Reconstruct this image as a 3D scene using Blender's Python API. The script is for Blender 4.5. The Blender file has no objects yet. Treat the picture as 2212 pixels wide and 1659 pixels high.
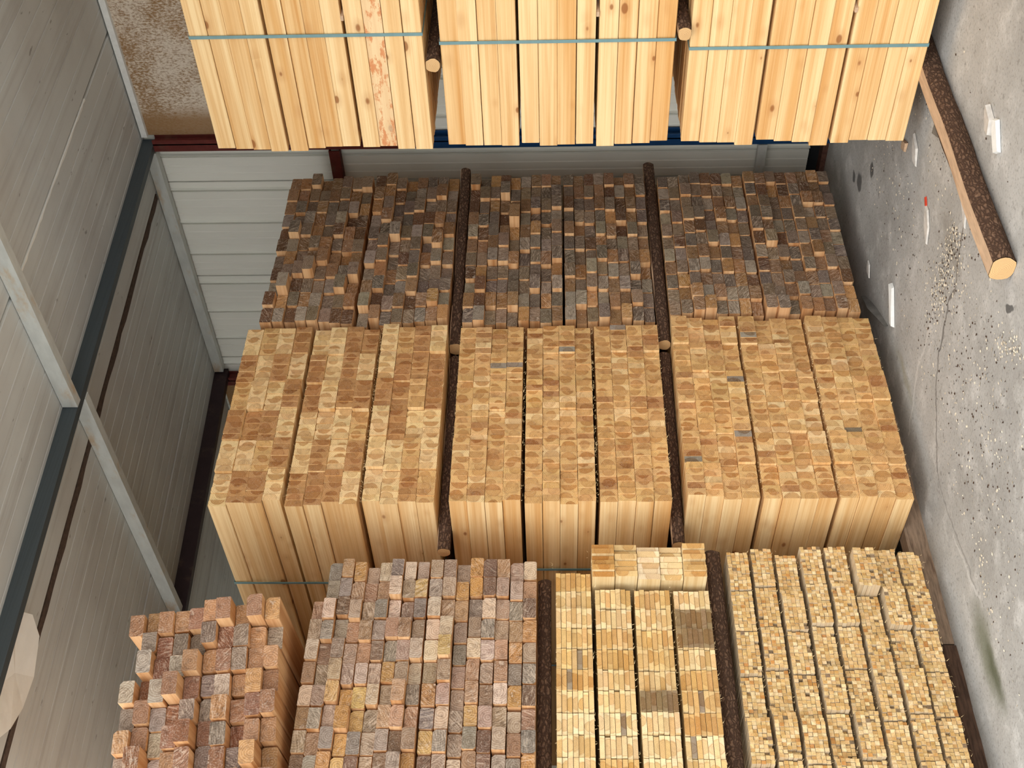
import bpy, math, random
from mathutils import Vector, Matrix
random.seed(11)
sc = bpy.context.scene
COL = sc.collection

# ------------------------------------------------------------------ camera (phone held sideways: the picture lies on its side)
FPX, YAW, PIT, ROL, EYE = 2563.0, 0.834716, 0.03601, 0.005345, 1.86
F = Vector((math.cos(YAW)*math.cos(PIT), math.sin(YAW)*math.cos(PIT), math.sin(PIT)))
R = Vector((math.sin(YAW), -math.cos(YAW), 0)); U = R.cross(F)
c_, s_ = math.cos(ROL), math.sin(ROL)
IX = -U*c_ - R*s_; IY = U*s_ - R*c_
cam_data = bpy.data.cameras.new('camera'); cam = bpy.data.objects.new('camera', cam_data); COL.objects.link(cam)
m = Matrix.Identity(4)
for i, ax in enumerate((IX, -IY, -F)):
    m[0][i], m[1][i], m[2][i] = ax
m[2][3] = EYE
cam.matrix_world = m
cam_data.sensor_fit = 'HORIZONTAL'; cam_data.sensor_width = 36; cam_data.lens = FPX/2212*36
cam_data.clip_start = 0.05; cam_data.clip_end = 200
sc.camera = cam

# ------------------------------------------------------------------ overcast sky, hazy sun, exposure
w = bpy.data.worlds.new('overcast_sky'); sc.world = w; w.use_nodes = True
bg = w.node_tree.nodes['Background']; bg.inputs[0].default_value = (1.0, 0.992, 0.975, 1); bg.inputs[1].default_value = 1.35
sd = bpy.data.lights.new('hazy_sun', 'SUN'); sd.energy = 0.7; sd.angle = math.radians(60); sd.color = (1, 0.96, 0.9)
sun = bpy.data.objects.new('hazy_sun', sd); COL.objects.link(sun)
sun.rotation_euler = Vector((0.80, 0.42, -0.62)).to_track_quat('-Z', 'Y').to_euler()
sc.view_settings.view_transform = 'Standard'; sc.view_settings.look = 'None'; sc.view_settings.gamma = 1
sc.view_settings.use_curve_mapping = False; sc.view_settings.exposure = 0.85

# ------------------------------------------------------------------ helpers
def lin(r, g, b):
    f = lambda v: (v/255/12.92 if v <= 10.3 else ((v/255+0.055)/1.055)**2.4)
    return (f(r), f(g), f(b), 1)

class NT:
    def __init__(s, name):
        s.mat = bpy.data.materials.new(name); s.mat.use_nodes = True
        s.t = s.mat.node_tree; s.t.nodes.clear()
        s.out = s.n('ShaderNodeOutputMaterial'); s.bsdf = s.n('ShaderNodeBsdfPrincipled')
        s.t.links.new(s.bsdf.outputs[0], s.out.inputs[0])
    def n(s, ty, **kw):
        nd = s.t.nodes.new(ty)
        for k, v in kw.items(): setattr(nd, k, v)
        return nd
    def put(s, sock, v):
        if isinstance(v, bpy.types.NodeSocket): s.t.links.new(v, sock)
        elif v is not None: sock.default_value = v
    def m(s, op, a, b=None, c=None, clamp=False):
        nd = s.n('ShaderNodeMath', operation=op, use_clamp=clamp)
        for i, v in enumerate((a, b, c)): s.put(nd.inputs[i], v)
        return nd.outputs[0]
    def vm(s, op, a, b=None):
        nd = s.n('ShaderNodeVectorMath', operation=op); s.put(nd.inputs[0], a); s.put(nd.inputs[1], b)
        return nd.outputs['Value'] if op in ('LENGTH', 'DISTANCE', 'DOT_PRODUCT') else nd.outputs[0]
    def mix(s, fac, a, b, mode='MIX'):
        nd = s.n('ShaderNodeMix', data_type='RGBA', blend_type=mode); nd.clamp_factor = True
        s.put(nd.inputs[0], fac); s.put(nd.inputs[6], a); s.put(nd.inputs[7], b); return nd.outputs[2]
    def noise(s, vec, scale=1, detail=3, rough=0.55, dist=0.0):
        nd = s.n('ShaderNodeTexNoise'); s.put(nd.inputs['Vector'], vec)
        nd.inputs['Scale'].default_value = scale; nd.inputs['Detail'].default_value = detail
        nd.inputs['Roughness'].default_value = rough; nd.inputs['Distortion'].default_value = dist
        return nd.outputs[0]
    def white(s, v, ofs):
        nd = s.n('ShaderNodeTexWhiteNoise', noise_dimensions='1D'); s.put(nd.inputs['W'], s.m('ADD', v, ofs)); return nd.outputs[0]
    def step(s, v, a, b):
        nd = s.n('ShaderNodeMapRange', interpolation_type='SMOOTHSTEP'); s.put(nd.inputs[0], v)
        nd.inputs[1].default_value = a; nd.inputs[2].default_value = b; return nd.outputs[0]
    def comb(s, x, y, z):
        nd = s.n('ShaderNodeCombineXYZ')
        for i, v in enumerate((x, y, z)): s.put(nd.inputs[i], v)
        return nd.outputs[0]
    def sep(s, v):
        nd = s.n('ShaderNodeSeparateXYZ'); s.put(nd.inputs[0], v); return nd.outputs
    def mul(s, v, x, y, z):
        return s.vm('MULTIPLY', v, (x, y, z))
    def bump(s, h, dist, strength=0.6):
        nd = s.n('ShaderNodeBump'); nd.inputs['Strength'].default_value = strength; nd.inputs['Distance'].default_value = dist
        s.put(nd.inputs['Height'], h); s.put(s.bsdf.inputs['Normal'], nd.outputs[0])
    def fin(s, col, rough=0.7, metal=0.0, spec=0.3):
        s.put(s.bsdf.inputs['Base Color'], col); s.put(s.bsdf.inputs['Roughness'], rough)
        s.put(s.bsdf.inputs['Metallic'], metal); s.put(s.bsdf.inputs['Specular IOR Level'], spec); return s.mat

def timber_material(name, joined, side_a, side_b, heart_amt, heart_mul, ring_amt, mottle, knots=True, pith=0.020, rad=0.034, scuff=0.0, ring_k=800.0):
    """Solid-wood shader in each piece's own coordinates: rings, heartwood, grain along the length, knots."""
    N = NT(name)
    pl = N.n('ShaderNodeAttribute', attribute_name='piece_position').outputs['Vector']
    info = N.n('ShaderNodeObjectInfo'); geo = N.n('ShaderNodeNewGeometry')
    if joined:
        seed = N.m('ADD', info.outputs['Random'], N.m('MULTIPLY', geo.outputs['Random Per Island'], 13.7))
        tint = N.n('ShaderNodeAttribute', attribute_name='tint').outputs['Color']
    else:
        seed = N.m('MULTIPLY', info.outputs['Random'], 9.3); tint = info.outputs['Color']
    r1, r2, r3, r4 = (N.white(seed, o) for o in (1.3, 4.7, 8.1, 12.9))
    ofs = N.comb(N.m('MULTIPLY', r1, 40), N.m('MULTIPLY', r2, 40), N.m('MULTIPLY', r3, 40))
    x, y, z = N.sep(pl)
    sgn = N.m('SUBTRACT', N.m('MULTIPLY', N.m('GREATER_THAN', r1, 0.5), 2.0), 1.0)
    px = N.m('MULTIPLY', sgn, N.m('MULTIPLY_ADD', r3, pith*1.1, pith*0.45))
    pz = N.m('MULTIPLY_ADD', r2, 0.036, -0.018)
    vn = N.vm('ADD', N.mul(pl, 14, 1.1, 14), ofs)
    wob = N.m('MULTIPLY_ADD', N.noise(vn, 1.0, 2), 0.020, -0.010)
    dx = N.m('SUBTRACT', x, px); dz = N.m('SUBTRACT', z, pz)
    r = N.m('SQRT', N.m('ADD', N.m('MULTIPLY', dx, dx), N.m('MULTIPLY', dz, dz)))
    r = N.m('ADD', r, wob)
    ring = N.m('SINE', N.m('MULTIPLY', r, ring_k))
    ring = N.m('MULTIPLY_ADD', ring, 0.5, 0.5)
    hr = N.m('MULTIPLY_ADD', r4, rad*0.6, rad*0.7)
    heart = N.step(N.m('SUBTRACT', hr, N.m('MULTIPLY_ADD', N.noise(N.vm('ADD', N.mul(pl, 70, 4, 70), ofs), 1.0, 3), 0.012, N.m('SUBTRACT', r, 0.006))), -0.002, 0.003)
    fine = N.noise(N.vm('ADD', N.mul(pl, 180, 30, 180), ofs), 1.0, 4, 0.65)
    blot = N.noise(N.vm('ADD', N.mul(pl, 38, 8, 38), ofs), 1.0, 3, 0.6)
    # cut end
    hc = N.mix(1.0, tint, heart_mul, 'MULTIPLY')
    end = N.mix(N.m('MULTIPLY', heart, N.m('MULTIPLY', heart_amt, N.m('MULTIPLY_ADD', r3, 0.7, 0.3))), tint, hc)
    rim = N.m('MULTIPLY', N.m('SUBTRACT', 1.0, N.step(N.m('ABSOLUTE', N.m('SUBTRACT', hr, r)), 0.0, 0.005)), N.m('MULTIPLY', heart_amt, 0.45))
    end = N.mix(rim, end, N.mix(1.0, end, (0.62, 0.46, 0.34, 1), 'MULTIPLY'))
    end = N.mix(N.m('MULTIPLY', ring, ring_amt), end, N.mix(1.0, end, (0.60, 0.50, 0.42, 1), 'MULTIPLY'))
    end = N.mix(N.m('MULTIPLY', N.step(blot, 0.42, 0.75), mottle), end, N.mix(1.0, end, (0.45, 0.40, 0.37, 1), 'MULTIPLY'))
    end = N.mix(N.m('MULTIPLY', N.step(fine, 0.50, 0.78), mottle*0.9), end, N.mix(0.5, end, (1, 0.93, 0.82, 1)))
    if scuff:
        an = N.m('MULTIPLY', r4, 3.14); ca = N.m('COSINE', an); sa = N.m('SINE', an)
        uu = N.m('ADD', N.m('MULTIPLY', x, ca), N.m('MULTIPLY', z, sa)); vv = N.m('SUBTRACT', N.m('MULTIPLY', z, ca), N.m('MULTIPLY', x, sa))
        sc1 = N.noise(N.vm('ADD', N.comb(N.m('MULTIPLY', uu, 170.0), 0.0, N.m('MULTIPLY', vv, 26.0)), ofs), 1.0, 3, 0.6, 0.4)
        am = N.m('MULTIPLY', N.step(r2, 0.25, 0.9), scuff)
        end = N.mix(N.m('MULTIPLY', N.step(sc1, 0.52, 0.64), am), end, N.mix(0.75, end, lin(226, 206, 184)))
        end = N.mix(N.m('MULTIPLY', N.m('SUBTRACT', 1.0, N.step(sc1, 0.34, 0.46)), N.m('MULTIPLY', am, 1.2)), end, N.mix(1.0, end, (0.42, 0.37, 0.34, 1), 'MULTIPLY'))
        sc2 = N.noise(N.vm('ADD', N.mul(pl, 30, 4, 30), ofs), 1.0, 3, 0.6, 0.8)
        end = N.mix(N.m('MULTIPLY', N.step(sc2, 0.60, 0.70), N.m('MULTIPLY', scuff, r1)), end, lin(216, 198, 178))
    # long faces
    g = N.noise(N.vm('ADD', N.mul(pl, 95, 1.3, 95), ofs), 1.0, 3, 0.6)
    broad = N.noise(N.vm('ADD', N.mul(pl, 22, 0.5, 22), ofs), 1.0, 2, 0.5)
    side = N.mix(N.m('MULTIPLY_ADD', r4, 0.5, N.m('MULTIPLY_ADD', broad, 2.6, -1.15)), side_a, side_b)
    side = N.mix(N.m('MULTIPLY', N.step(g, 0.42, 0.68), 0.48), side, N.mix(1.0, side, (0.80, 0.66, 0.50, 1), 'MULTIPLY'))
    side = N.mix(N.m('MULTIPLY', heart, 0.30), side, N.mix(1.0, side, (0.86, 0.72, 0.55, 1), 'MULTIPLY'))
    side = N.mix(N.m('MULTIPLY', ring, 0.13), side, N.mix(1.0, side, (0.70, 0.55, 0.40, 1), 'MULTIPLY'))
    if knots:
        vo = N.n('ShaderNodeTexVoronoi', feature='F1'); N.put(vo.inputs['Vector'], N.vm('ADD', N.mul(pl, 9.5, 5.2, 9.5), ofs))
        vo.inputs['Scale'].default_value = 1.0
        kd = N.m('ADD', vo.outputs['Distance'], N.m('MULTIPLY', N.sep(vo.outputs['Color'])[0], 0.19))
        k = N.m('SUBTRACT', 1.0, N.step(kd, 0.12, 0.18))
        side = N.mix(N.m('MULTIPLY', k, 0.80), side, lin(128, 72, 34))
        halo = N.m('SUBTRACT', 1.0, N.step(kd, 0.12, 0.42))
        side = N.mix(N.m('MULTIPLY', halo, 0.28), side, lin(176, 112, 56))
    if not joined and knots:
        st = N.noise(N.vm('ADD', N.mul(pl, 26, 9, 26), ofs), 1.0, 5, 0.7)
        am = N.m('SUBTRACT', 1.0, info.outputs['Alpha'])
        side = N.mix(N.m('MULTIPLY', am, 0.45), side, lin(244, 222, 184))
        side = N.mix(N.m('MULTIPLY', N.step(st, 0.50, 0.60), N.m('MULTIPLY', am, 0.75)), side, lin(206, 118, 62))
    nrm = N.n('ShaderNodeTexCoord').outputs['Normal']
    isend = N.step(N.m('ABSOLUTE', N.sep(nrm)[1]), 0.55, 0.75)
    col = N.mix(isend, side, end)
    N.bump(N.m('ADD', N.m('MULTIPLY', fine, 0.6), N.m('MULTIPLY', ring, 0.25)), 0.0022, 0.5)
    return N.fin(col, 0.72, 0, 0.22)

SA, SB = lin(246, 217, 166), lin(222, 174, 112)
M_FRESH = timber_material('fresh_pine', False, SA, SB, 1.0, (0.66, 0.50, 0.36, 1), 0.50, 0.45)
M_FRESH_J = timber_material('fresh_pine_mass', True, SA, SB, 1.0, (0.66, 0.50, 0.36, 1), 0.50, 0.45)
M_OLD = timber_material('weathered_timber', False, lin(230, 190, 144), lin(190, 138, 90), 0.25, (0.75, 0.62, 0.5, 1), 0.62, 0.75,
                        knots=False, pith=0.012, rad=0.040, scuff=0.55, ring_k=620.0)
M_SLAT = timber_material('thin_pine_board', False, lin(226, 208, 166), lin(210, 184, 136), 1.0, (0.76, 0.60, 0.42, 1), 0.22, 0.25,
                         knots=False, pith=0.008, rad=0.036)
M_BATTEN = timber_material('thin_pine_batten', True, lin(214, 198, 170), lin(196, 178, 148), 0.5, (0.82, 0.68, 0.5, 1), 0.22, 0.30,
                           knots=False, pith=0.008, rad=0.012)

def plain(name, rgb, rough=0.6, metal=0.0, var=0.15, scale=12, bump=0.0, stretch=(1, 1, 1), spec=0.3, dirt=None, dirt_amt=0.5):
    N = NT(name); co = N.n('ShaderNodeTexCoord').outputs['Object']; v = N.mul(co, *stretch)
    n1 = N.noise(v, scale, 4, 0.6)
    base = lin(*rgb); dark = tuple(c*(1-var*1.6) for c in base[:3])+(1,)
    col = N.mix(N.step(n1, 0.3, 0.75), base, dark)
    if dirt:
        n2 = N.noise(v, scale*0.35, 5, 0.7)
        col = N.mix(N.m('MULTIPLY', N.step(n2, 0.52, 0.72), dirt_amt), col, lin(*dirt))
    if bump: N.bump(n1, bump, 0.6)
    return N.fin(col, rough, metal, spec)

def bark_material():
    N = NT('bark'); co = N.n('ShaderNodeTexCoord').outputs['Object']
    nz = N.n('ShaderNodeTexNoise'); N.put(nz.inputs['Vector'], co); nz.inputs['Scale'].default_value = 26; nz.inputs['Detail'].default_value = 4
    v = N.vm('ADD', N.mul(co, 26, 62, 62), N.mul(nz.outputs['Color'], 2.2, 2.2, 2.2))
    vo = N.n('ShaderNodeTexVoronoi', feature='DISTANCE_TO_EDGE'); N.put(vo.inputs['Vector'], v); vo.inputs['Scale'].default_value = 1.0
    e = N.step(vo.outputs['Distance'], 0.0, 0.30)
    n = N.noise(co, 46, 6, 0.7)
    col = N.mix(N.m('MULTIPLY', e, 0.75), lin(76, 58, 48), N.mix(N.step(n, 0.3, 0.7), lin(98, 74, 60), lin(152, 122, 100)))
    N.bump(N.m('ADD', N.m('MULTIPLY', e, 0.6), n), 0.012, 0.8)
    return N.fin(col, 0.9, 0, 0.1)
M_BARK = bark_material()

def cut_material():
    N = NT('log_cut_end'); co = N.n('ShaderNodeTexCoord').outputs['Object']; x, y, z = N.sep(co)
    n = N.noise(co, 30, 4)
    r = N.m('ADD', N.m('SQRT', N.m('ADD', N.m('MULTIPLY', y, y), N.m('MULTIPLY', z, z))), N.m('MULTIPLY', n, 0.012))
    ring = N.m('MULTIPLY_ADD', N.m('SINE', N.m('MULTIPLY', r, 900)), 0.5, 0.5)
    col = N.mix(N.m('MULTIPLY', ring, 0.45), lin(216, 180, 130), lin(170, 122, 76))
    N.bump(n, 0.004, 0.6)
    return N.fin(col, 0.8)
M_CUT = cut_material()
M_SAWN = plain('sawn_log_face', (206, 176, 146), 0.8, 0, 0.16, 26, 0.004, (0.4, 2, 2), dirt=(150, 112, 84), dirt_amt=0.5)
M_OLDBEARER = plain('old_grey_bearer', (150, 128, 108), 0.85, 0, 0.3, 30, 0.006, (0.35, 3, 3), dirt=(70, 48, 34), dirt_amt=0.6)
M_DARKBEARER = plain('dark_wet_bearer', (84, 62, 48), 0.85, 0, 0.35, 30, 0.008, (0.4, 3, 3), dirt=(44, 28, 20), dirt_amt=0.7)
M_STRAP = plain('blue_green_strap', (112, 148, 152), 0.45, 0, 0.08, 20, spec=0.5)
M_GALV = plain('galvanised_steel', (206, 210, 206), 0.45, 0.1, 0.10, 16, 0, (1, 0.4, 1), dirt=(190, 160, 118), dirt_amt=0.75)
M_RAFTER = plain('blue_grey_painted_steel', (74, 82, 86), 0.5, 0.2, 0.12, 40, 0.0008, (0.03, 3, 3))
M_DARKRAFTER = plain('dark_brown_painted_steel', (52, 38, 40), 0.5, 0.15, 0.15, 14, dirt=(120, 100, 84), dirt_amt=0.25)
M_RED = plain('red_oxide_steel', (104, 44, 38), 0.6, 0.1, 0.2, 16, dirt=(96, 70, 56), dirt_amt=0.6)
M_BLUE = plain('blue_painted_steel', (24, 66, 110), 0.5, 0.1, 0.15, 12)
M_SHEET = plain('pale_coated_sheet', (234, 235, 226), 0.5, 0.0, 0.05, 3, 0, (1, 1, 0.3), 0.4)
M_DARK = plain('dark_back_sheet', (34, 36, 38), 0.8)
M_FOAM = plain('brown_foam_edge', (92, 76, 66), 0.95, 0, 0.25, 40, 0.006)
M_WHITEFOAM = plain('white_foam', (236, 238, 236), 0.85, 0, 0.06, 30, 0.004)
M_PAPER = plain('dirty_paper', (214, 210, 204), 0.9, 0, 0.15, 30, 0.004)
M_REDPLASTIC = plain('red_plastic', (214, 74, 48), 0.5)
M_RUBBER = plain('grey_rubber', (120, 118, 114), 0.7, 0, 0.2, 20)
M_FLAP = plain('peeled_foil', (246, 247, 242), 0.5, 0, 0.05, 6, 0.004, dirt=(214, 212, 204), dirt_amt=0.4)
M_DUST = plain('pale_sawdust', (232, 222, 202), 0.95, 0, 0.2, 60)
M_BROWNBASE = plain('rusty_base_rail', (112, 78, 66), 0.8, 0.1, 0.3, 40, 0.004)

def roof_material():
    N = NT('dusty_roof_panel'); co = N.n('ShaderNodeTexCoord').outputs['Object']
    streak = N.noise(N.mul(co, 0.5, 16, 1), 1.0, 4, 0.6); big = N.noise(co, 0.9, 4, 0.6); sp = N.noise(N.mul(co, 9, 26, 9), 1.0, 3, 0.5)
    col = N.mix(N.step(big, 0.35, 0.7), lin(206, 210, 208), lin(190, 191, 188))
    col = N.mix(N.m('MULTIPLY', N.step(streak, 0.46, 0.72), 0.38), col, lin(156, 152, 148))
    col = N.mix(N.m('MULTIPLY', N.step(sp, 0.70, 0.76), 0.55), col, lin(92, 82, 74))
    return N.fin(col, 0.62, 0, 0.3)
M_ROOF = roof_material()

def plaster_material():
    N = NT('stained_plaster'); co = N.n('ShaderNodeTexCoord').outputs['Object']
    a = N.noise(co, 3.2, 5, 0.65); b = N.noise(N.mul(co, 1, 1.5, 0.8), 60, 5, 0.75)
    f = N.m('MULTIPLY', N.step(N.m('ADD', N.m('MULTIPLY', a, 0.6), N.m('MULTIPLY', b, 0.9)), 0.62, 0.86), N.m('SUBTRACT', 1.0, N.m('MULTIPLY', N.step(N.sep(co)[1], 4.50, 4.66), 0.9)))
    col = N.mix(f, lin(166, 130, 90), lin(240, 228, 210))
    N.bump(b, 0.012, 0.8)
    return N.fin(col, 0.95, 0, 0.1)
M_PLASTER = plaster_material()

def floor_material():
    N = NT('worn_concrete'); co = N.n('ShaderNodeTexCoord').outputs['Object']
    big = N.noise(co, 1.1, 5, 0.6); mid = N.noise(co, 6, 6, 0.65); fine = N.noise(co, 70, 4, 0.6); grit = N.noise(co, 26, 3, 0.5)
    wv = N.vm('ADD', co, N.vm('MULTIPLY', N.vm('SUBTRACT', N.n('ShaderNodeTexNoise').outputs['Color'], (0.5, 0.5, 0.5)), (0.0, 0.0, 0.0)))
    nd = N.n('ShaderNodeTexNoise'); N.put(nd.inputs['Vector'], co); nd.inputs['Scale'].default_value = 4.5; nd.inputs['Detail'].default_value = 4
    wv = N.vm('ADD', co, N.vm('MULTIPLY', N.vm('SUBTRACT', nd.outputs['Color'], (0.5, 0.5, 0.5)), (0.16, 0.16, 0)))
    col = N.mix(N.step(big, 0.35, 0.68), lin(184, 184, 182), lin(158, 157, 154))
    col = N.mix(N.m('MULTIPLY', N.step(mid, 0.48, 0.70), 0.55), col, lin(212, 212, 210))
    col = N.mix(N.m('MULTIPLY', N.step(fine, 0.50, 0.72), 0.5), col, lin(112, 109, 104))
    col = N.mix(N.m('MULTIPLY', N.step(grit, 0.63, 0.70), 0.4), col, lin(104, 100, 94))
    x, y, _ = N.sep(wv)
    def spot(col, cx, cy, rx, ry, rgb, amt, soft=0.5):
        a = N.m('DIVIDE', N.m('SUBTRACT', x, cx), rx); b = N.m('DIVIDE', N.m('SUBTRACT', y, cy), ry)
        d = N.m('SQRT', N.m('ADD', N.m('MULTIPLY', a, a), N.m('MULTIPLY', b, b)))
        return N.mix(N.m('MULTIPLY', N.m('SUBTRACT', 1.0, N.step(d, soft, 1.0)), amt), col, lin(*rgb))
    for cx, cy, rr in ((5.80, 4.58, 0.075), (5.64, 4.35, 0.055), (5.92, 4.64, 0.035), (3.53, 3.45, 0.03)):
        col = spot(col, cx, cy, rr, rr, (74, 74, 74), 0.85, 0.7)
    col = spot(col, 2.62, 4.63, 0.34, 0.13, (108, 112, 92), 0.8, 0.2)
    col = spot(col, 2.50, 4.60, 0.22, 0.07, (84, 88, 68), 0.8, 0.2)
    col = spot(col, 4.25, 3.75, 0.35, 0.10, (128, 122, 112), 0.5, 0.1)
    col = spot(col, 4.30, 4.70, 0.30, 0.06, (150, 142, 118), 0.6, 0.1)
    def crack(col, p, q, wd, rgb, amt):
        dx, dy = q[0]-p[0], q[1]-p[1]; L2 = dx*dx+dy*dy
        ax = N.m('SUBTRACT', x, p[0]); ay = N.m('SUBTRACT', y, p[1])
        t = N.m('DIVIDE', N.m('ADD', N.m('MULTIPLY', ax, dx), N.m('MULTIPLY', ay, dy)), L2, clamp=True)
        ex = N.m('SUBTRACT', ax, N.m('MULTIPLY', t, dx)); ey = N.m('SUBTRACT', ay, N.m('MULTIPLY', t, dy))
        d = N.m('SQRT', N.m('ADD', N.m('MULTIPLY', ex, ex), N.m('MULTIPLY', ey, ey)))
        return N.mix(N.m('MULTIPLY', N.m('SUBTRACT', 1.0, N.step(d, wd*0.4, wd)), amt), col, lin(*rgb))
    K = (84, 80, 76)
    for p, q, wd, rgb, amt in (((4.10, 3.85), (4.02, 4.19), 0.012, K, 0.7), ((4.02, 4.19), (3.60, 4.66), 0.010, K, 0.6), ((3.60, 4.66), (2.9, 4.55), 0.008, K, 0.35),
                      ((4.21, 4.06), (4.19, 4.47), 0.014, (206, 205, 202), 0.6), ((4.19, 4.47), (4.05, 4.85), 0.014, (206, 205, 202), 0.6),
                      ((3.25, 4.64), (2.82, 4.55), 0.012, (206, 206, 204), 0.5), ((4.49, 3.39), (4.21, 3.57), 0.012, K, 0.7), ((4.21, 3.57), (4.08, 3.86), 0.016, (98, 90, 80), 0.6)):
        col = crack(col, p, q, wd, rgb, amt)
    N.bump(N.m('ADD', N.m('MULTIPLY', mid, 1.0), N.m('MULTIPLY', fine, 0.35)), 0.012, 0.5)
    return N.fin(col, 0.8, 0, 0.25)
M_FLOOR = floor_material()

# ---- mesh helpers
class MB:
    def __init__(s): s.v = []; s.f = []
    def box(s, x0, x1, y0, y1, z0, z1):
        b = len(s.v)
        s.v += [(x, y, z) for x in (x0, x1) for y in (y0, y1) for z in (z0, z1)]
        s.f += [tuple(b+i for i in q) for q in ((0, 1, 3, 2), (4, 6, 7, 5), (0, 4, 5, 1), (2, 3, 7, 6), (0, 2, 6, 4), (1, 5, 7, 3))]
        return s
    def prism(s, ring0, ring1):
        b = len(s.v); n = len(ring0); s.v += list(ring0)+list(ring1)
        s.f += [tuple(range(b+n-1, b-1, -1)), tuple(range(b+n, b+2*n))]
        s.f += [(b+i, b+(i+1) % n, b+n+(i+1) % n, b+n+i) for i in range(n)]
        return s
    def mesh(s, name):
        me = bpy.data.meshes.new(name); me.from_pydata(s.v, [], s.f)
        import bmesh
        bm = bmesh.new(); bm.from_mesh(me); bmesh.ops.recalc_face_normals(bm, faces=bm.faces); bm.to_mesh(me); bm.free()
        return me
    def build(s, name, mat, parent=None, loc=(0, 0, 0), smooth=False):
        me = s.mesh(name); me.materials.append(mat)
        if smooth:
            for p in me.polygons: p.use_smooth = True
        return link(name, me, parent, loc)

def link(name, data, parent=None, loc=(0, 0, 0)):
    o = bpy.data.objects.new(name, data); COL.objects.link(o); o.location = loc
    if parent: o.parent = parent
    return o
def tag(o, label=None, cat=None, group=None, kind=None):
    for k, v in (('label', label), ('category', cat), ('group', group), ('kind', kind)):
        if v: o[k] = v
    return o
def empty(name, loc, label, cat, group=None, rz=0, ry=0):
    o = link(name, None, None, loc); o.empty_display_size = 0.1; o.rotation_euler = (0, ry, rz)
    return tag(o, label, cat, group)

# ------------------------------------------------------------------ the setting
XW = 6.65                     # back wall plane
ROOF_B, ROOF_M = 2.805+EYE, 0.05
def roof_z(x): return ROOF_B + ROOF_M*(x-XW)

floor = MB().box(-14, 6.9, -14, 14, -0.12, 0.0).build('floor', M_FLOOR); tag(floor, 'worn grey concrete floor with cracks and sawdust', kind='structure')

def profile_sheet(name, y0, y1, z0, z1, xf, mat, parent, ribs=0.30, depth=0.028, thick=0.03):
    pts = [(y0, 0)]; y = y0+0.05
    while y < y1-0.05:
        for a, d in ((0.0, 0), (0.003, -0.02), (0.014, -0.012), (0.020, 0), (0.023, 0.022), (0.032, 0.022), (0.036, 0)):
            pts.append((y+a, d))
        for g in (0.10, 0.165, 0.23):
            if y+g+0.008 < y1-0.01:
                pts += [(y+g, 0), (y+g+0.005, 0.006), (y+g+0.010, 0)]
        y += ribs
    pts.append((y1, 0))
    ring0 = [(xf+d, y, z0) for y, d in pts]+[(xf+thick, y1, z0), (xf+thick, y0, z0)]
    ring1 = [(a, b, z1) for a, b, _ in ring0]
    return MB().prism(ring0, ring1).build(name, mat, parent)

wall = MB().box(XW+0.05, XW+0.10, -6, 10, 0, roof_z(XW)+0.05).build('wall_back', M_DARK); tag(wall, 'back wall of ribbed pale metal sheets with plaster above', kind='structure')
y = 6.09-0.9*9
while y < 9.6:
    profile_sheet('wall_sheet', y+0.006, y+0.894, 0.118, roof_z(XW)-0.002, XW, M_SHEET, wall); y += 0.9
MB().box(XW-0.03, XW-0.005, -4, 4.765, 2.95, roof_z(XW)-0.03).build('plaster_panel', M_PLASTER, wall)
MB().box(XW-0.03, XW-0.005, 7.24, 9.6, 3.9, roof_z(XW)-0.03).build('plaster_panel', M_PLASTER, wall)
MB().box(XW-0.06, XW-0.005, -4, 4.765, roof_z(XW)-0.052, roof_z(XW)-0.012).build('white_foam_edge', M_WHITEFOAM, wall)
base = MB().box(XW-0.03, XW+0.06, -4, 9.6, 0, 0.035).build('baseboard_back', M_BROWNBASE); tag(base, 'rusty base rail at the foot of the back wall', kind='structure')
endw = MB().box(-1, 6.75, 9.6, 9.7, 0, roof_z(XW)+0.05).build('wall_left', M_SHEET); tag(endw, 'end wall of pale metal sheet', kind='structure')

ceil = MB().prism([(1.9, -4, roof_z(1.9)+0.06), (1.9, 10, roof_z(1.9)+0.06), (1.9, 10, roof_z(1.9)+0.075), (1.9, -4, roof_z(1.9)+0.075)],
                  [(6.8, -4, roof_z(6.8)+0.06), (6.8, 10, roof_z(6.8)+0.06), (6.8, 10, roof_z(6.8)+0.075), (6.8, -4, roof_z(6.8)+0.075)]).build('ceiling', M_DARK)
tag(ceil, 'shed roof of dusty grey insulated panels', kind='structure')
bounds = [-3.2, -2.0, -0.8, 0.4, 1.57, 2.77, 3.98, 5.22, 6.62, 7.86, 9.1, 10]
for y0, y1 in zip(bounds, bounds[1:]):
    pts = [(y0+0.009, 0.012), (y0+0.016, 0)]
    yy = y0+0.13
    while yy < y1-0.06:
        pts += [(yy, 0), (yy+0.005, 0.005), (yy+0.010, 0)]; yy += 0.12+0.02*random.random()
    pts += [(y1-0.016, 0), (y1-0.009, 0.012), (y1-0.009, 0.05), (y0+0.009, 0.05)]
    r0 = [(1.92, a, roof_z(1.92)+d) for a, d in pts]; r1 = [(6.7, a, roof_z(6.7)+d) for a, d in pts]
    MB().prism(r0, r1).build('roof_panel', M_ROOF, ceil)
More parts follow.
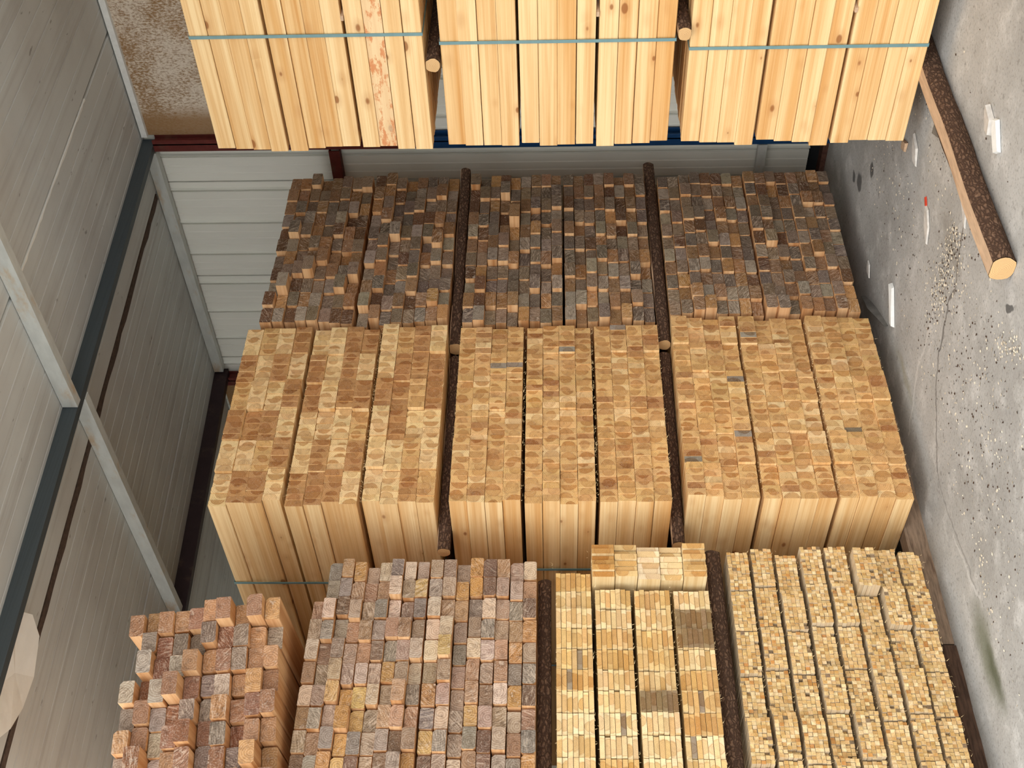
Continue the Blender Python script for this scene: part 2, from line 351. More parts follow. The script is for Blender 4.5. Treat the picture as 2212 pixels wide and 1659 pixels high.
# exposed brown foam along one panel joint, and a pale bead along another
def ragged(y, x0, x1, w0, w1, dz, mat, name):
    b = MB(); n = 34; top = []; bot = []
    for i in range(n+1):
        x = x0+(x1-x0)*i/n; wv = w0+(w1-w0)*random.random()
        zz = roof_z(x)-dz
        b.v += [(x, y-0.004, zz), (x, y+wv, zz), (x, y+wv, zz+0.02), (x, y-0.004, zz+0.02)]
        if i:
            a = 4*(i-1); c = 4*i
            for j in range(4): b.f.append((a+j, a+(j+1) % 4, c+(j+1) % 4, c+j))
    b.f += [(0, 1, 2, 3), tuple(4*n+k for k in (3, 2, 1, 0))]
    return b.build(name, mat, ceil)
ragged(5.22, 2.0, 6.55, 0.035, 0.055, 0.003, M_FOAM, 'foam_strip')
ragged(3.985, 4.3, 5.9, 0.004, 0.013, 0.003, M_FLAP, 'foam_bead')

# steel frame: rafters along x, purlins along y, columns
def rafter(name, y0, wd, h, mat, label, x0=1.95, x1=6.62):
    e = empty(name, (x0, y0, roof_z(x0)-h), label, 'beam', 'steel rafters under the roof')
    def bar(nm, ya, yb, za, zb):
        ring = lambda x: [(x-x0, ya, roof_z(x)-roof_z(x0)+za), (x-x0, yb, roof_z(x)-roof_z(x0)+za), (x-x0, yb, roof_z(x)-roof_z(x0)+zb), (x-x0, ya, roof_z(x)-roof_z(x0)+zb)]
        MB().prism(ring(x0), ring(x1)).build(nm, mat, e)
    bar('web', 0, 0.008, 0.0, h-0.002); bar('flange', 0.008, wd, 0, 0.008); bar('flange', 0.008, wd, h-0.010, h-0.002); bar('lip', wd-0.006, wd, 0.008, 0.022)
    return e
rafter('steel_rafter', 4.80, 0.05, 0.085, M_RAFTER, 'blue-grey steel rafter crossing the galvanised purlins under the roof panels')
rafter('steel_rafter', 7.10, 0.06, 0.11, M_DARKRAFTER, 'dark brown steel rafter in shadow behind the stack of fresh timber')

def purlin(x, y0, y1, h, wd, label):
    z = roof_z(x)-0.003
    e = empty('steel_purlin', (x, y0, z-h), label, 'purlin', 'galvanised purlins under the roof')
    L = y1-y0
    MB().box(0, 0.006, 0, L, 0, h).build('web', M_GALV, e)
    MB().box(0.006, wd, 0, L, 0, 0.005).build('flange', M_GALV, e)
    MB().box(0.006, wd, 0, L, h-0.006, h-0.001).build('flange', M_GALV, e)
    return e
purlin(4.19, 1.2, 4.795, 0.085, 0.055, 'galvanised steel purlin ending at the blue-grey rafter, at the open side')
purlin(4.30, 4.855, 7.095, 0.085, 0.055, 'galvanised steel purlin with tan stains running behind the blue-grey rafter toward the weathered beams')
e = empty('wall_angle', (XW-0.085, 4.88, roof_z(XW)-0.085), 'galvanised steel angle along the top edge of the ribbed wall', 'steel angle')
MB().box(0, 0.006, 0, 2.2, 0.0, 0.075).build('web', M_GALV, e); MB().box(0.006, 0.06, 0, 2.2, 0.0, 0.005).build('flange', M_GALV, e)

def column(y0, label, blue):
    e = empty('steel_column', (XW-0.10, y0, 0), label, 'column', 'red steel columns on the back wall')
    H = roof_z(XW)-0.09; zb = 2.9 if blue else 0
    def sect(nm, z0, z1, mat):
        b = MB(); b.box(0, 0.10, 0.030, 0.040, z0, z1); b.box(0, 0.008, 0, 0.09, z0, z1); b.box(0.072, 0.08, 0, 0.09, z0, z1)
        b.build(nm, mat, e)
    sect('upper_section', zb, H, M_RED)
    if blue: sect('blue_painted_section', 0, zb-0.001, M_BLUE)
column(4.763, 'red oxide steel column between the stained plaster and the ribbed wall sheets', True)
column(7.14, 'dull red steel column at the far end of the ribbed wall, above the timber', False)
def girt(z, mat, label, wd, h):
    e = empty('wall_girt', (XW-wd-0.018, 4.885, z-h/2), label, 'girt', 'girts across the ribbed wall')
    MB().box(0, 0.006, 0, 2.25, 0, h).build('web', mat, e); MB().box(0.006, wd, 0, 2.25, 0, 0.006).build('flange', mat, e); MB().box(0.006, wd, 0, 2.25, h-0.006, h).build('flange', mat, e)
girt(3.355, M_RED, 'flaking red steel girt across the upper part of the ribbed wall', 0.06, 0.075)
girt(0.45, M_GALV, 'galvanised steel girt across the ribbed wall near the floor', 0.05, 0.06)

# torn roof foil hanging down at the open edge
b = MB()
P = [(2.97, 4.875), (3.02, 5.0), (2.97, 5.12), (2.80, 5.22), (2.62, 5.19), (2.46, 5.08), (2.3, 4.93), (2.55, 4.88), (2.8, 4.875)]
for i, (x, yy) in enumerate(P): b.v.append((x, yy, roof_z(x)-0.02-0.045*(0.2+0.8*abs(math.sin(i*0.9)))))
b.v.append((2.72, 5.03, roof_z(2.72)-0.035))
b.v += [(x, y, z+0.003) for x, y, z in b.v]
n = len(P); k = n+1
for i in range(n):
    j = (i+1) % n
    b.f += [(i, j, n), (k+j, k+i, k+n), (i, k+i, k+j, j)]
tag(b.build('torn_foil', M_FLAP), 'pale torn foil sheet peeling from the roof beside the blue-grey rafter', 'foil sheet')

# ------------------------------------------------------------------ timber
_cache = {}
def piece_ring(wx, hz, ch):
    """cross-section with four chamfered arrises (x across, z up)"""
    a, h = wx/2, hz/2; c = ch
    return [(-a+c[0], -h), (a-c[1], -h), (a, -h+c[1]), (a, h-c[2]), (a-c[2], h), (-a+c[3], h), (-a, h-c[3]), (-a, -h+c[0])]
def piece_mesh(wx, hz, length, var, mat):
    key = (round(wx, 4), round(hz, 4), length, var, mat.name)
    if key in _cache: return _cache[key]
    s = min(wx, hz); ch = [s*0.035]*4
    if var == 1: ch[2] = s*0.22
    if var == 2: ch[0] = s*0.16; ch[3] = s*0.10
    if var == 3: ch = [s*0.09]*4
    ring = piece_ring(wx, hz, ch)
    r0 = [(x, 0, z) for x, z in ring]; r1 = [(x, length, z) for x, z in ring]
    me = MB().prism(r0, r1).mesh('piece'); me.materials.append(mat)
    at = me.attributes.new('piece_position', 'FLOAT_VECTOR', 'POINT')
    for i, v in enumerate(me.vertices): at.data[i].vector = v.co
    _cache[key] = me; return me
_FACES = [(0, 1, 3, 2), (4, 6, 7, 5), (0, 4, 5, 1), (2, 3, 7, 6), (0, 2, 6, 4), (1, 5, 7, 3)]
def joined(name, items, length, mat, parent):
    """items: (x, y, z, wx, hz, tint): many thin pieces as one mesh"""
    v, f, pos, tn = [], [], [], []
    for x, y, z, wx, hz, t in items:
        b = len(v)
        for sx in (-.5, .5):
            for yy in (0, length):
                for sz in (-.5, .5):
                    v.append((x+sx*wx, y+yy, z+sz*hz)); pos.append((sx*wx, yy, sz*hz)); tn.append(t)
        f += [tuple(b+i for i in q) for q in ((0, 1, 3, 2), (4, 6, 7, 5), (0, 4, 5, 1), (2, 3, 7, 6), (0, 2, 6, 4), (1, 5, 7, 3))]
    me = bpy.data.meshes.new(name); me.from_pydata(v, [], f); me.materials.append(mat)
    at = me.attributes.new('piece_position', 'FLOAT_VECTOR', 'POINT'); at.data.foreach_set('vector', [c for p in pos for c in p])
    ct = me.attributes.new('tint', 'FLOAT_COLOR', 'POINT'); ct.data.foreach_set('color', [c for t in tn for c in t])
    o = link(name, me, parent); o['kind'] = 'stuff'; return o

def jit(c, a):
    k = 1+random.uniform(-a, a); return (c[0]*k, c[1]*k*(1+random.uniform(-a, a)*0.25), c[2]*k*(1+random.uniform(-a, a)*0.4), 1)
PALE, GOLD, BROWN, GREY = lin(240, 210, 158), lin(222, 182, 124), lin(194, 148, 98), lin(156, 148, 134)

def strap(parent, x0, x1, y, z0, z1, wd=0.016, t=0.0025):
    b = MB()
    b.box(x0-t, x0, y-wd/2, y+wd/2, z0-t, z1+t); b.box(x1, x1+t, y-wd/2, y+wd/2, z0-t, z1+t)
    b.box(x0, x1, y-wd/2, y+wd/2, z0-t, z0); b.box(x0, x1, y-wd/2, y+wd/2, z1, z1+t)
    return b.build('strap', M_STRAP, parent)

def fresh_bundle(label, x0, y0, z0, z1, cols, pitch, length, group, style, n_single, end='near', strap_y=(0.7,), proud=0.012, gap=0.015, sticks=False):
    """12 rows (3 courses of 4) x cols boards 40 x 90 mm, long axis y; style picks the end tints."""
    e = empty('timber_bundle', (x0, y0, z0), label, 'timber bundle', group)
    hz = (z1-z0-2*gap)/12; mass = []
    for r in range(12):
        z = hz*(r+0.5)+gap*(r//4); sx = random.uniform(-proud, proud); ydr = random.uniform(-0.006, 0.006)
        tone = None
        for k in range(cols):
            if k % 5 == 0:
                py = random.uniform(-0.016, 0.016)
                u = random.random()
                if style == 'mixed': tone = PALE if u < 0.46 else BROWN if u < 0.92 else GOLD
                else: tone = GOLD if u < 0.9 else jit(GOLD, 0.15)
            t = jit(tone, 0.10)
            if style != 'mixed':
                u = random.random()
                if u < 0.015: t = jit(GREY, 0.15)
                elif u < 0.11: t = jit(BROWN, 0.12)
                elif u < 0.22: t = jit(PALE, 0.08)
            x = (pitch-0.0006)*(k+0.5)+sx+0.0028*(k//5); yy = py+ydr+random.uniform(-0.0035, 0.0035)
            if end == 'far': yy += random.choice((0, 0, 0.006, -0.008))
            wx, h = pitch-random.choice((0.0014, 0.0020, 0.0026)), hz-random.choice((0.0008, 0.0014, 0.0030))
            if k < n_single:
                o = link('timber', piece_mesh(wx, h, length, random.choice((0, 0, 0, 0, 1, 3)), M_FRESH), e, (x, yy, z))
                o.color = t if (r, k, end, label[:7]) != (2, 0, 'far', 'strappe') or 'plaster' not in label else (t[0], t[1], t[2], 0)
                o.rotation_euler = (random.uniform(-.0008, .0008), 0, random.uniform(-.0008, .0008))
            else: mass.append((x, yy, z, wx, h, t))
    if mass: joined('timber_mass', mass, length, M_FRESH_J, e)
    for sy in strap_y: strap(e, -proud-0.001, cols*pitch+proud, sy, -0.001, z1-z0+0.001)
    if sticks:
        for c in (1, 2):
            for sy in (0.35, length-0.62-0.12*c, ):
                zz = hz*4*c+gap*(c-0.5)
                MB().box(-0.010, cols*pitch, sy-0.012, sy+0.012, zz-gap/2+0.0008, zz+gap/2-0.0008).build('spacer_stick', M_SAWN, e)
    return e

def old_bundle(label, x0, y0, z0, z1, rows, cols, pitch, length, group, tones, ragged_y, splits=(), rz=0, ry=0, skip=lambda r, k: False, sgap=0.02):
    e = empty('beam_bundle', (x0, y0, z0), label, 'timber bundle', group, rz, ry)
    hz = (z1-z0-sgap*len(splits))/rows
    cs = {k: random.uniform(-0.5, 0.5) for k in range(rows)}
    for r in range(rows):
        z = hz*(r+0.5)+sgap*sum(1 for s in splits if r >= s)
        rowx = random.uniform(-0.018, 0.018); rowy = random.uniform(-0.012, 0.012)
        for k in range(cols):
            if skip(r, k): continue
            wx, h = pitch-random.uniform(0.003, 0.012), hz-random.uniform(0.0015, 0.006)
            wx, h = round(wx/0.003)*0.003, round(h/0.0015)*0.0015
            prot = random.gauss(0, ragged_y) if random.random() < 0.8 else -abs(random.gauss(0, ragged_y*2.2))
            o = link('squared_beam', piece_mesh(wx, h, length, random.choice((0, 0, 3, 3, 1, 2)), M_OLD), e,
                     (pitch*(k+0.5)+rowx+random.uniform(-.004, .004), max(-0.09, min(0.05, prot))+rowy, z+random.uniform(-.0012, .0012)))
            o.rotation_euler = (random.uniform(-.002, .002), random.uniform(-.016, .016), random.uniform(-.004, .004))
            o.color = jit(random.choices([t for t, _ in tones], [q for _, q in tones])[0], 0.22)
    return e

Z = lambda v: v+EYE
G1, G2 = 'fresh timber of the centre stack', 'fresh timber of the strapped stack by the plaster wall'
# centre stack, cut ends toward the aisle
fresh_bundle('fresh timber bundle of mixed pale and brown cut ends, nearest the roof panels', 3.492, 4.725, Z(0.600), Z(1.733), 30, 0.0410, 3.0, G1, 'mixed', 25, strap_y=(0.70, 1.6), proud=0.015, gap=0.021)
fresh_bundle('golden fresh timber bundle with cut ends, between the two logs of the centre stack', 3.490, 4.725, Z(-0.575), Z(0.527), 30, 0.0410, 3.0, G1, 'gold', 25, strap_y=(0.58, 1.6), proud=0.006, gap=0.019)
fresh_bundle('golden fresh timber bundle, lowest of the centre stack beside the concrete floor', 3.52, 4.725, Z(-1.758), Z(-0.652), 30, 0.0420, 3.0, G1, 'gold', 25, strap_y=(0.75, 1.6), proud=0.006, gap=0.018)
# strapped stack, long sides toward the aisle
for lab, z0, z1 in (('strapped bundle of bright yellow boards nearest the stained plaster and roof', Z(0.615), Z(1.717)),
                    ('strapped bundle of bright yellow boards between the two protruding round logs', Z(-0.576), Z(0.534)),
                    ('strapped bundle of bright yellow knotty boards just above the concrete floor', Z(-1.757), Z(-0.645))):
    fresh_bundle(lab, 4.952, 1.26, z0, z1, 30, 0.0412, 2.4, G2, 'gold', 5, end='far', strap_y=(0.45, 1.75 if z0 > 2 else 1.80 if z0 > 1 else 1.85), proud=0.004, sticks=True)

OLD_DARK = [(lin(142, 122, 102), 5), (lin(126, 112, 98), 4), (lin(152, 118, 86), 4), (lin(164, 122, 80), 2), (lin(160, 148, 132), 3), (lin(190, 146, 94), 1), (lin(112, 80, 56), 2)]
OLD_LIGHT = [(lin(168, 146, 126), 5), (lin(154, 142, 130), 4), (lin(176, 142, 112), 4), (lin(204, 184, 162), 3), (lin(192, 148, 94), 1.5), (lin(214, 180, 122), 1), (lin(132, 106, 88), 2)]
OLD_RED = [(lin(160, 122, 96), 5), (lin(140, 124, 112), 4), (lin(172, 132, 96), 4), (lin(148, 104, 78), 3), (lin(196, 154, 110), 2), (lin(176, 162, 148), 1.5)]
G3, G4 = 'weathered beams against the ribbed wall', 'weathered beams of the stack nearest the camera'
old_bundle('dark weathered beam bundle with ragged ends, nearest the roof, in front of the ribbed wall', 4.772, 4.74, Z(0.605), Z(1.68), 16, 11, 0.1205, 3.0, G3, OLD_DARK, 0.015, (8,), sgap=0.022)
old_bundle('dark weathered beam bundle between the two logs in front of the ribbed wall', 4.765, 4.74, Z(-0.572), Z(0.527), 17, 11, 0.121, 3.0, G3, OLD_DARK, 0.015, (8,), sgap=0.012)
old_bundle('dark weathered beam bundle with flush ends, beside the oil spots on the floor', 4.828, 4.735, Z(-1.73), Z(-0.655), 16, 11, 0.115, 3.0, G3, OLD_DARK, 0.009, (8,), sgap=0.010)
old_bundle('reddish weathered beam bundle with very ragged ends under the grey roof panels', 2.00, 4.72, Z(1.165), Z(1.855), 10, 8, 0.1085, 3.8, G4, OLD_RED, 0.030, (), rz=-0.13, ry=-0.085, skip=lambda r, k: (r == 9 and k in (5, 6)))
old_bundle('grey-brown weathered beam bundle between the reddish beams and the brighter weathered beams', 2.00, 4.80, Z(0.605), Z(1.145), 9, 11, 0.1095, 3.8, G4, OLD_LIGHT, 0.012, (), skip=lambda r, k: r == 8 and k >= 9)
old_bundle('pale weathered beam bundle resting on a dark log above the thin boards', 2.00, 4.80, Z(0.090), Z(0.598), 8, 11, 0.1095, 3.8, G4, OLD_LIGHT, 0.008)

# thin boards: packs of flat boards, 4 packs high
BOARD = [lin(240, 214, 162), lin(232, 200, 142), lin(222, 184, 122), lin(246, 224, 178)]
e = empty('board_bundle', (2.0, 4.80, Z(-0.722)), 'bundle of thin pale boards in flat packs between two logs near the camera', 'board bundle')
px, pz = 0.1035, 0.1835
for c in range(4):
    for k in range(11 if c == 3 else 10):
        n = 7; tt = 0.166/n; py = random.uniform(-0.012, 0.012); base_t = random.choice(BOARD)
        if random.random() < 0.05: base_t = lin(150, 128, 96)
        for i in range(n):
            t = jit(base_t, 0.12)
            u = random.random()
            if u < 0.02: t = jit(lin(158, 142, 120), 0.1)
            wx = px-random.choice((0.002, 0.002, 0.004, 0.008))
            o = link('thin_board', piece_mesh(wx, tt-0.0020, 3.6, 0, M_SLAT), e, (px*(k+0.5)+random.uniform(-.002, .002), py+random.uniform(-.006, .006), pz*c+0.006+tt*(i+0.5)+random.uniform(-.0004, .0004)))
            o.color = t
e = empty('board_bundle', (3.065, 4.76, Z(-0.708)), 'row of five board packs set on edge against the fresh timber, on the thin boards', 'board bundle')
for c in range(5):
    n = 6; py = random.uniform(-0.03, 0.01); bt = (BOARD[2], BOARD[3], lin(246, 226, 190), BOARD[1], lin(204, 158, 92))[c]
    for i in range(n):
        o = link('thin_board', piece_mesh(0.0287, 0.1045, 3.6, 0, M_SLAT), e, (0.0305*(i+0.5)+0.008*(c % 2), py+random.uniform(-.02, .01), 0.1075*(c+0.5)))
        o.color = jit(bt, 0.10)
# thin battens in tied packs, 8 packs high
BAT = [lin(236, 206, 150), lin(224, 190, 130), lin(244, 220, 172), lin(212, 172, 110), lin(230, 196, 140)]
e = empty('batten_bundle', (2.0, 4.86, Z(-1.757)), 'bundle of thin pale battens in many small square packs beside the squared bearers', 'batten bundle')
bw, bh = 0.2165, 0.1185
for c in range(8):
    for k in range(6):
        items = []; ny, nx = 5, 12; py = random.uniform(-0.028, 0.022); dx = 0.02*math.sin(c*2.3)+0.012*math.sin(c*5.1)
        if (c, k) == (2, 5): py = -0.07
        for i in range(nx):
            for j in range(ny):
                u = random.random(); t = jit(random.choice(BAT), 0.10)
                if u < 0.05: t = jit(lin(206, 152, 88), 0.15)
                elif u < 0.062: t = jit(lin(140, 120, 94), 0.2)
                items.append((bw*k+dx+0.0175*(i+0.5)+0.003+random.uniform(-.001, .001), py+random.uniform(-.006, .006)+(0.02 if random.random() < 0.03 else 0), bh*c+0.0198*(j+0.5)+0.001+random.uniform(-.001, .001),
                              0.0175-random.uniform(0.0004, 0.002), 0.0198-random.uniform(0.0004, 0.002), t))
        joined('batten_pack', items, 3.6, M_BATTEN, e)

# ------------------------------------------------------------------ logs and bearers, all lying along x
def log(label, x0, x1, y, z, r, flat_top=None, flat_bot=None, bark=M_BARK, group='round logs between the layers', name='round_log', seed=0, dy=0.0):
    rnd = random.Random(seed+7)
    e = empty(name, (x0, y, z), label, 'log', group)
    n, segs = 20, max(6, int((x1-x0)/0.06)); L = x1-x0
    ph = [rnd.uniform(0, 6.28) for _ in range(6)]
    def rad(a, t): return r*(1+0.035*math.sin(3*a+ph[0]+t*3)+0.03*math.sin(5*a+ph[1]-t*7)+0.03*math.sin(t*9+ph[2])+rnd.uniform(-0.015, 0.015))
    rings = []
    for s in range(segs+1):
        t = s/segs; row = []
        for i in range(n):
            a = 2*math.pi*i/n; q = rad(a, t*L); yy, zz = q*math.cos(a)+dy*t+0.006*math.sin(t*4+ph[3]), q*math.sin(a)
            if flat_top is not None: zz = min(zz, flat_top+0.003*math.sin(t*13+ph[4]))
            if flat_bot is not None: zz = max(zz, -flat_bot)
            row.append((t*L, yy, zz))
        rings.append(row)
    b, sw = MB(), MB()
    for o in (b, sw): o.v = [p for row in rings for p in row]
    for s in range(segs):
        for i in range(n):
            q = (s*n+i, s*n+(i+1) % n, (s+1)*n+(i+1) % n, (s+1)*n+i)
            top = flat_top is not None and all(rings[k//n][k % n][2] > flat_top-0.006 for k in q)
            (sw if top else b).f.append(q)
    def clean(mb):
        used = sorted({i for f in mb.f for i in f}); mp = {u: k for k, u in enumerate(used)}
        mb.v = [mb.v[i] for i in used]; mb.f = [tuple(mp[i] for i in f) for f in mb.f]
    clean(b); b.build('bark', bark, e, smooth=True)
    if sw.f: clean(sw); sw.build('sawn_face', M_SAWN, e)
    for row, ex in ((rings[0], -0.002), (rings[-1], L+0.002)):
        c = MB(); cy = sum(p[1] for p in row)/n; cz = sum(p[2] for p in row)/n
        c.v = [(0, (p[1]-cy)*0.97, (p[2]-cz)*0.97) for p in row]+[(0.003 if ex > 0 else -0.003, 0, 0)]
        c.f = [(i, (i+1) % n, n) for i in range(n)]
        c.build('cut_end', M_CUT, e, (ex, cy, cz))
    return e
log('bark-covered log with pale cut end under the top bundle of the centre stack', 3.375, 4.62, 4.99, Z(0.5635), 0.035, 0.031, 0.034, seed=1, dy=-0.1)
log('dark bark log under the top bundle of weathered beams by the wall', 4.67, 6.15, 4.86, Z(0.5655), 0.045, 0.031, 0.031, seed=2, dy=-0.1)
log('bark log above the lowest bundle of the centre stack', 3.40, 4.60, 4.96, Z(-0.6135), 0.036, 0.033, 0.036, seed=3, dy=-0.1)
log('dark bark log above the lowest bundle of weathered beams', 4.64, 6.25, 4.80, Z(-0.6135), 0.040, 0.034, 0.036, seed=4)
log('log with pale cut end protruding below the upper bundle of bright yellow boards', 4.925, 6.15, 3.16, Z(0.575), 0.039, 0.033, 0.036, seed=5)
log('log with pale cut end protruding above the lowest bundle of bright yellow boards', 4.905, 6.15, 3.01, Z(-0.6105), 0.036, 0.027, 0.030, seed=6)
log('dark bark log between the pale weathered beams and the thin boards', 1.95, 3.18, 4.93, Z(0.052), 0.042, 0.036, 0.030, seed=8, dy=0.05)
log('brown bark log between the thin boards and the batten packs', 1.95, 3.32, 4.93, Z(-0.767), 0.045, 0.042, 0.040, seed=9)
log('large bark log with a sawn pale face and cut end lying free on the concrete', 3.60, 5.28, 3.29, 0.056, 0.062, 0.046, 0.056, group='logs on the floor', name='floor_log', seed=10, dy=-0.02)
log('dark bark log wedged under the lowest strapped yellow bundle on the floor', 5.30, 6.2, 3.24, 0.052, 0.058, 0.050, 0.052, group='logs on the floor', name='floor_log', seed=12)
log('bark log under the far end of the weathered beams by the wall', 4.62, 6.1, 5.25, 0.064, 0.070, 0.064, 0.064, group='logs on the floor', name='floor_log', seed=13)

def bearer(label, x0, x1, y0, y1, h, mat, split):
    e = empty('squared_bearer', (x0, y0, 0), label, 'bearer', 'squared bearers under the stacks')
    b = MB(); segs = 14; L = x1-x0
    for s in range(segs+1):
        t = s/segs; j = lambda: random.uniform(-0.004, 0.004)
        w_ = y1-y0; cut = 0.3*w_ if split else 0.12*w_
        b.v += [(t*L, j(), 0), (t*L, w_, 0), (t*L, w_+j(), h), (t*L, cut+j(), h), (t*L, j(), h*0.55+j())]
        if s:
            a = 5*(s-1); c = 5*s
            b.f += [(a+i, a+(i+1) % 5, c+(i+1) % 5, c+i) for i in range(5)]
    b.f += [(4, 3, 2, 1, 0), tuple(5*segs+i for i in range(5))]
    b.build('bearer_body', mat, e)
    return e
bearer('old grey-brown squared bearer emerging from under the centre stack', 2.86, 4.7, 4.985, 5.09, 0.100, M_OLDBEARER, False)
bearer('dark split squared bearer under the batten packs', 1.9, 2.845, 4.965, 5.08, 0.100, M_DARKBEARER, True)

# ------------------------------------------------------------------ litter on the floor
def shard(name, label, cat, loc, poly, t, mat, rz=0.0, tilt=0.0, group=None):
    b = MB(); n = len(poly)
    b.prism([(x, yy, random.uniform(0, 0.003)) for x, yy in poly], [(x*0.93, yy*0.93, t*random.uniform(0.7, 1.25)) for x, yy in poly])
    o = b.build(name, mat, None, loc); o.rotation_euler = (tilt, 0, rz); return tag(o, label, cat, group)
shard('foam_chip', 'white foam strip lying beside the large free log', 'foam chip', (4.14, 3.04, 0.001), [(-.08, -.022), (.06, -.03), (.08, .01), (.02, .03), (-.07, .026)], 0.016, M_WHITEFOAM, -0.60)
shard('foam_chip', 'crumpled white foam scrap between the log and the foam strip', 'foam chip', (4.26, 3.05, 0.001), [(-.07, -.02), (-.01, -.05), (.07, -.01), (.05, .03), (-.03, .04)], 0.02, M_PAPER, -0.7)
shard('foam_chip', 'bright white foam strip on the concrete between the weathered beams and the log', 'foam chip', (4.73, 4.60, 0.001), [(-.12, -.022), (.10, -.03), (.13, .01), (-.10, .03)], 0.02, M_WHITEFOAM, -0.735)
shard('paper_scrap', 'crumpled pale paper scrap near the end of the yellow boards', 'paper', (5.02, 3.77, 0.001), [(-.09, -.02), (0, -.045), (.09, .0), (.02, .04), (-.05, .03)], 0.012, M_PAPER, -0.75)
shard('paper_scrap', 'pointed white paper scrap touching a red plastic bit', 'paper', (4.60, 3.90, 0.001), [(-.11, 0), (-.03, -.035), (.06, -.03), (.09, .0), (.0, .035)], 0.012, M_PAPER, -0.7)
shard('plastic_bit', 'small red plastic bit on the concrete', 'plastic bit', (4.675, 3.845, 0.001), [(-.04, -.006), (.04, -.012), (.045, .008), (-.03, .012)], 0.008, M_REDPLASTIC, -0.5)
shard('paper_scrap', 'trampled grey-white paper scrap between the cracks and the large log', 'paper', (4.26, 3.47, 0.001), [(-.14, -.01), (-.03, -.04), (.10, -.03), (.14, .01), (.0, .035)], 0.010, M_PAPER, -0.8)
shard('paper_scrap', 'small pale paper scrap tucked beside the weathered beams and the grey strip', 'paper', (5.24, 4.80, 0.001), [(-.05, -.02), (.03, -.03), (.06, .0), (.0, .03)], 0.012, M_PAPER, -0.75)
shard('paper_scrap', 'tan paper scrap at the corner of the yellow boards', 'paper', (5.18, 3.86, 0.001), [(-.05, -.02), (.04, -.03), (.05, .02), (-.02, .03)], 0.015, M_SAWN, 0.5)
shard('stone_slab', 'grey concrete chunk beside the large free log', 'concrete chunk', (4.70, 3.40, 0.001), [(-.09, -.04), (.05, -.05), (.10, .02), (.0, .05), (-.08, .04)], 0.045, M_RUBBER, 0.7)
b = MB(); 
pts = [(5.20, 4.97), (5.08, 4.90), (4.96, 4.84), (4.84, 4.79), (4.72, 4.745)]
for i, (x, yy) in enumerate(pts):
    hh = 0.05*(1-abs(i-2)/3.2); b.v += [(x, yy, 0.0), (x+0.01, yy+0.012, hh), (x+0.02, yy+0.02, hh), (x+0.02, yy+0.02, 0.0)]
    if i:
        a = 4*(i-1); c = 4*i; b.f += [(a+k, a+(k+1) % 4, c+(k+1) % 4, c+k) for k in range(4)]
b.f += [(0, 1, 2, 3), (19, 18, 17, 16)]
tag(b.build('rubber_strip', M_RUBBER), 'bent grey strip standing on edge where the weathered beams meet the fresh timber', 'rubber strip')

b = MB()
def flakes(cx, cy, sx, sy, n, ang=0.0, size=(0.003, 0.010)):
    for _ in range(n):
        u, v_ = random.gauss(0, sx), random.gauss(0, sy)
        x, yy = cx+u*math.cos(ang)-v_*math.sin(ang), cy+u*math.sin(ang)+v_*math.cos(ang)
        q = random.uniform(*size); a = random.uniform(0, 6.28); p = q*random.uniform(0.3, 1)
        i = len(b.v); ca, sa = math.cos(a), math.sin(a)
        b.v += [(x+ca*q, yy+sa*q, 0.002), (x-sa*p, yy+ca*p, 0.001), (x-ca*q, yy-sa*q, 0.002), (x+sa*p, yy-ca*p, 0.004)]
        b.f += [(i, i+1, i+2), (i, i+2, i+3)]
for a in ((4.38, 4.55, 0.20, 0.02, 200, -0.1), (4.25, 3.68, 0.18, 0.05, 240, 1.4), (4.20, 3.95, 0.10, 0.06, 160, 1.2), (3.38, 3.53, 0.10, 0.03, 120, 0.8),
          (4.4, 3.9, 0.8, 0.35, 480, 0.0), (3.2, 4.0, 0.6, 0.35, 360, 0), (2.7, 4.5, 0.35, 0.03, 120, -0.3), (5.5, 3.9, 0.4, 0.25, 250, 0)):
    flakes(*a)
n_pale = len(b.v)//4
for a in ((4.4, 3.9, 0.7, 0.35, 420, 0.0), (3.2, 4.0, 0.5, 0.3, 260, 0), (4.22, 3.85, 0.05, 0.25, 200, 0.0)):
    flakes(*a, size=(0.003, 0.008))
nb = MB(); mats = []
litter = [(4.73, 4.60), (4.26, 3.47), (5.02, 3.77), (4.60, 3.90), (4.675, 3.845), (5.18, 3.86)]
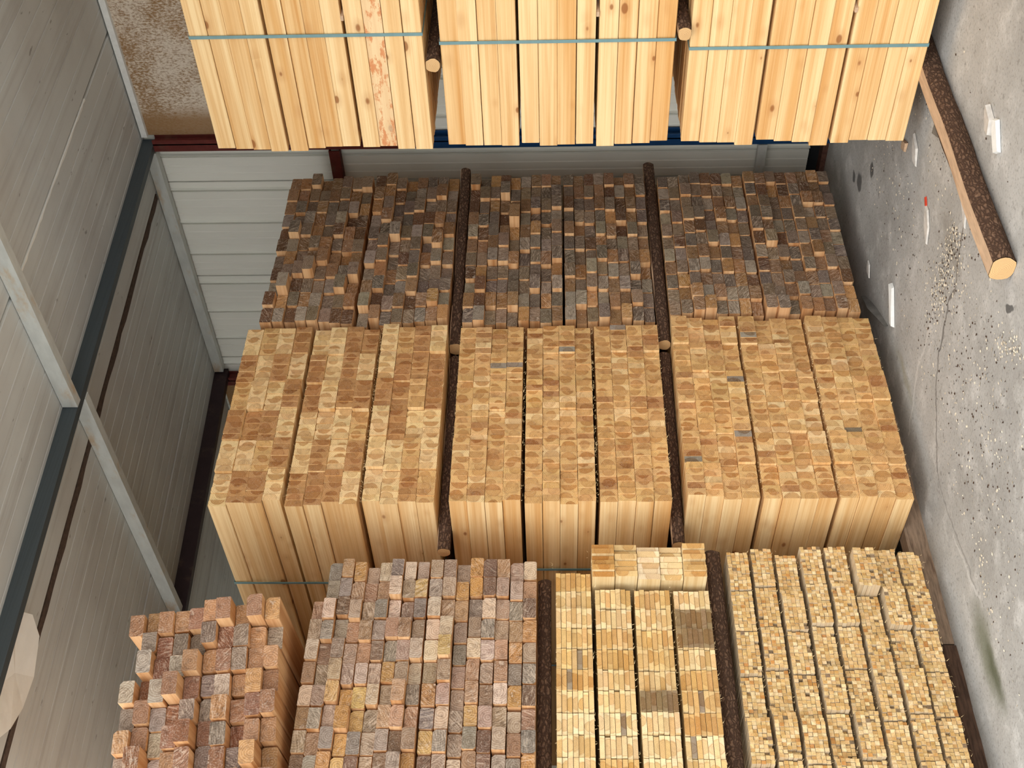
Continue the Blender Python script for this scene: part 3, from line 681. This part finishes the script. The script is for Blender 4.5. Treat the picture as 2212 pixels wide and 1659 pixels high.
for q in range(len(b.v)//4):
    i = 4*q; x, yy = b.v[i][:2]
    if yy < 4.5 and x < 6.4 and not 3.15 < yy < 3.46 and all(math.hypot(x-p, yy-r) > 0.16 for p, r in litter):
        k = len(nb.v); nb.v += b.v[i:i+4]; nb.f += [(k, k+1, k+2), (k, k+2, k+3)]; mats += [int(q >= n_pale)]*2
o = nb.build('sawdust', M_DUST); o.data.materials.append(M_DARKBEARER)
o.data.polygons.foreach_set('material_index', mats)
tag(o, 'pale sawdust, wood flakes and bark crumbs strewn over the concrete', 'sawdust', kind='stuff')

# torn wood fibres standing out from the sawn ends
def splinters(parent, spots, name='splinters'):
    m_ = MB()
    for x, y_, z in spots:
        i = len(m_.v); L = random.uniform(0.006, 0.02); q = random.uniform(0.0005, 0.0011)
        d = Vector((random.uniform(-1, 1), -random.uniform(0.2, 1.2), random.uniform(-1, 1))).normalized()*L
        m_.v += [(x-q, y_, z-q), (x+q, y_, z+q), (x+q, y_, z-q), (x+d.x, y_+d.y, z+d.z)]
        m_.f += [(0+i, 1+i, 3+i), (1+i, 2+i, 3+i), (2+i, i, 3+i)]
    o = m_.build(name, M_SLATPALE, parent); o['kind'] = 'stuff'
M_SLATPALE = plain('pale_wood_fibre', (240, 214, 164), 0.9)
rz_ = random.Random(5)
for o in list(COL.objects):
    nm = o.name.split('.')[0]
    if o.parent: continue
    if nm == 'batten_bundle':
        splinters(o, [(rz_.uniform(0, 1.3), rz_.uniform(-0.02, 0.0), 0.1185*rz_.randint(0, 7)+rz_.choice((0.001, 0.099))) for _ in range(900)])
    elif nm == 'board_bundle':
        w_ = 1.05 if o.location.x < 2.5 else 0.18
        splinters(o, [(rz_.uniform(0, w_), rz_.uniform(-0.01, 0.0), 0.1835*rz_.randint(0, 3)+rz_.choice((0.005, 0.172))) for _ in range(300 if w_ > 1 else 30)])
    elif nm == 'timber_bundle' and o.location.y > 4:
        splinters(o, [(rz_.uniform(0, 1.23), rz_.uniform(-0.012, 0.0), rz_.choice((0.002, 0.366, 0.366, 0.372, 0.735, 0.742, 1.10))) for _ in range(320)])
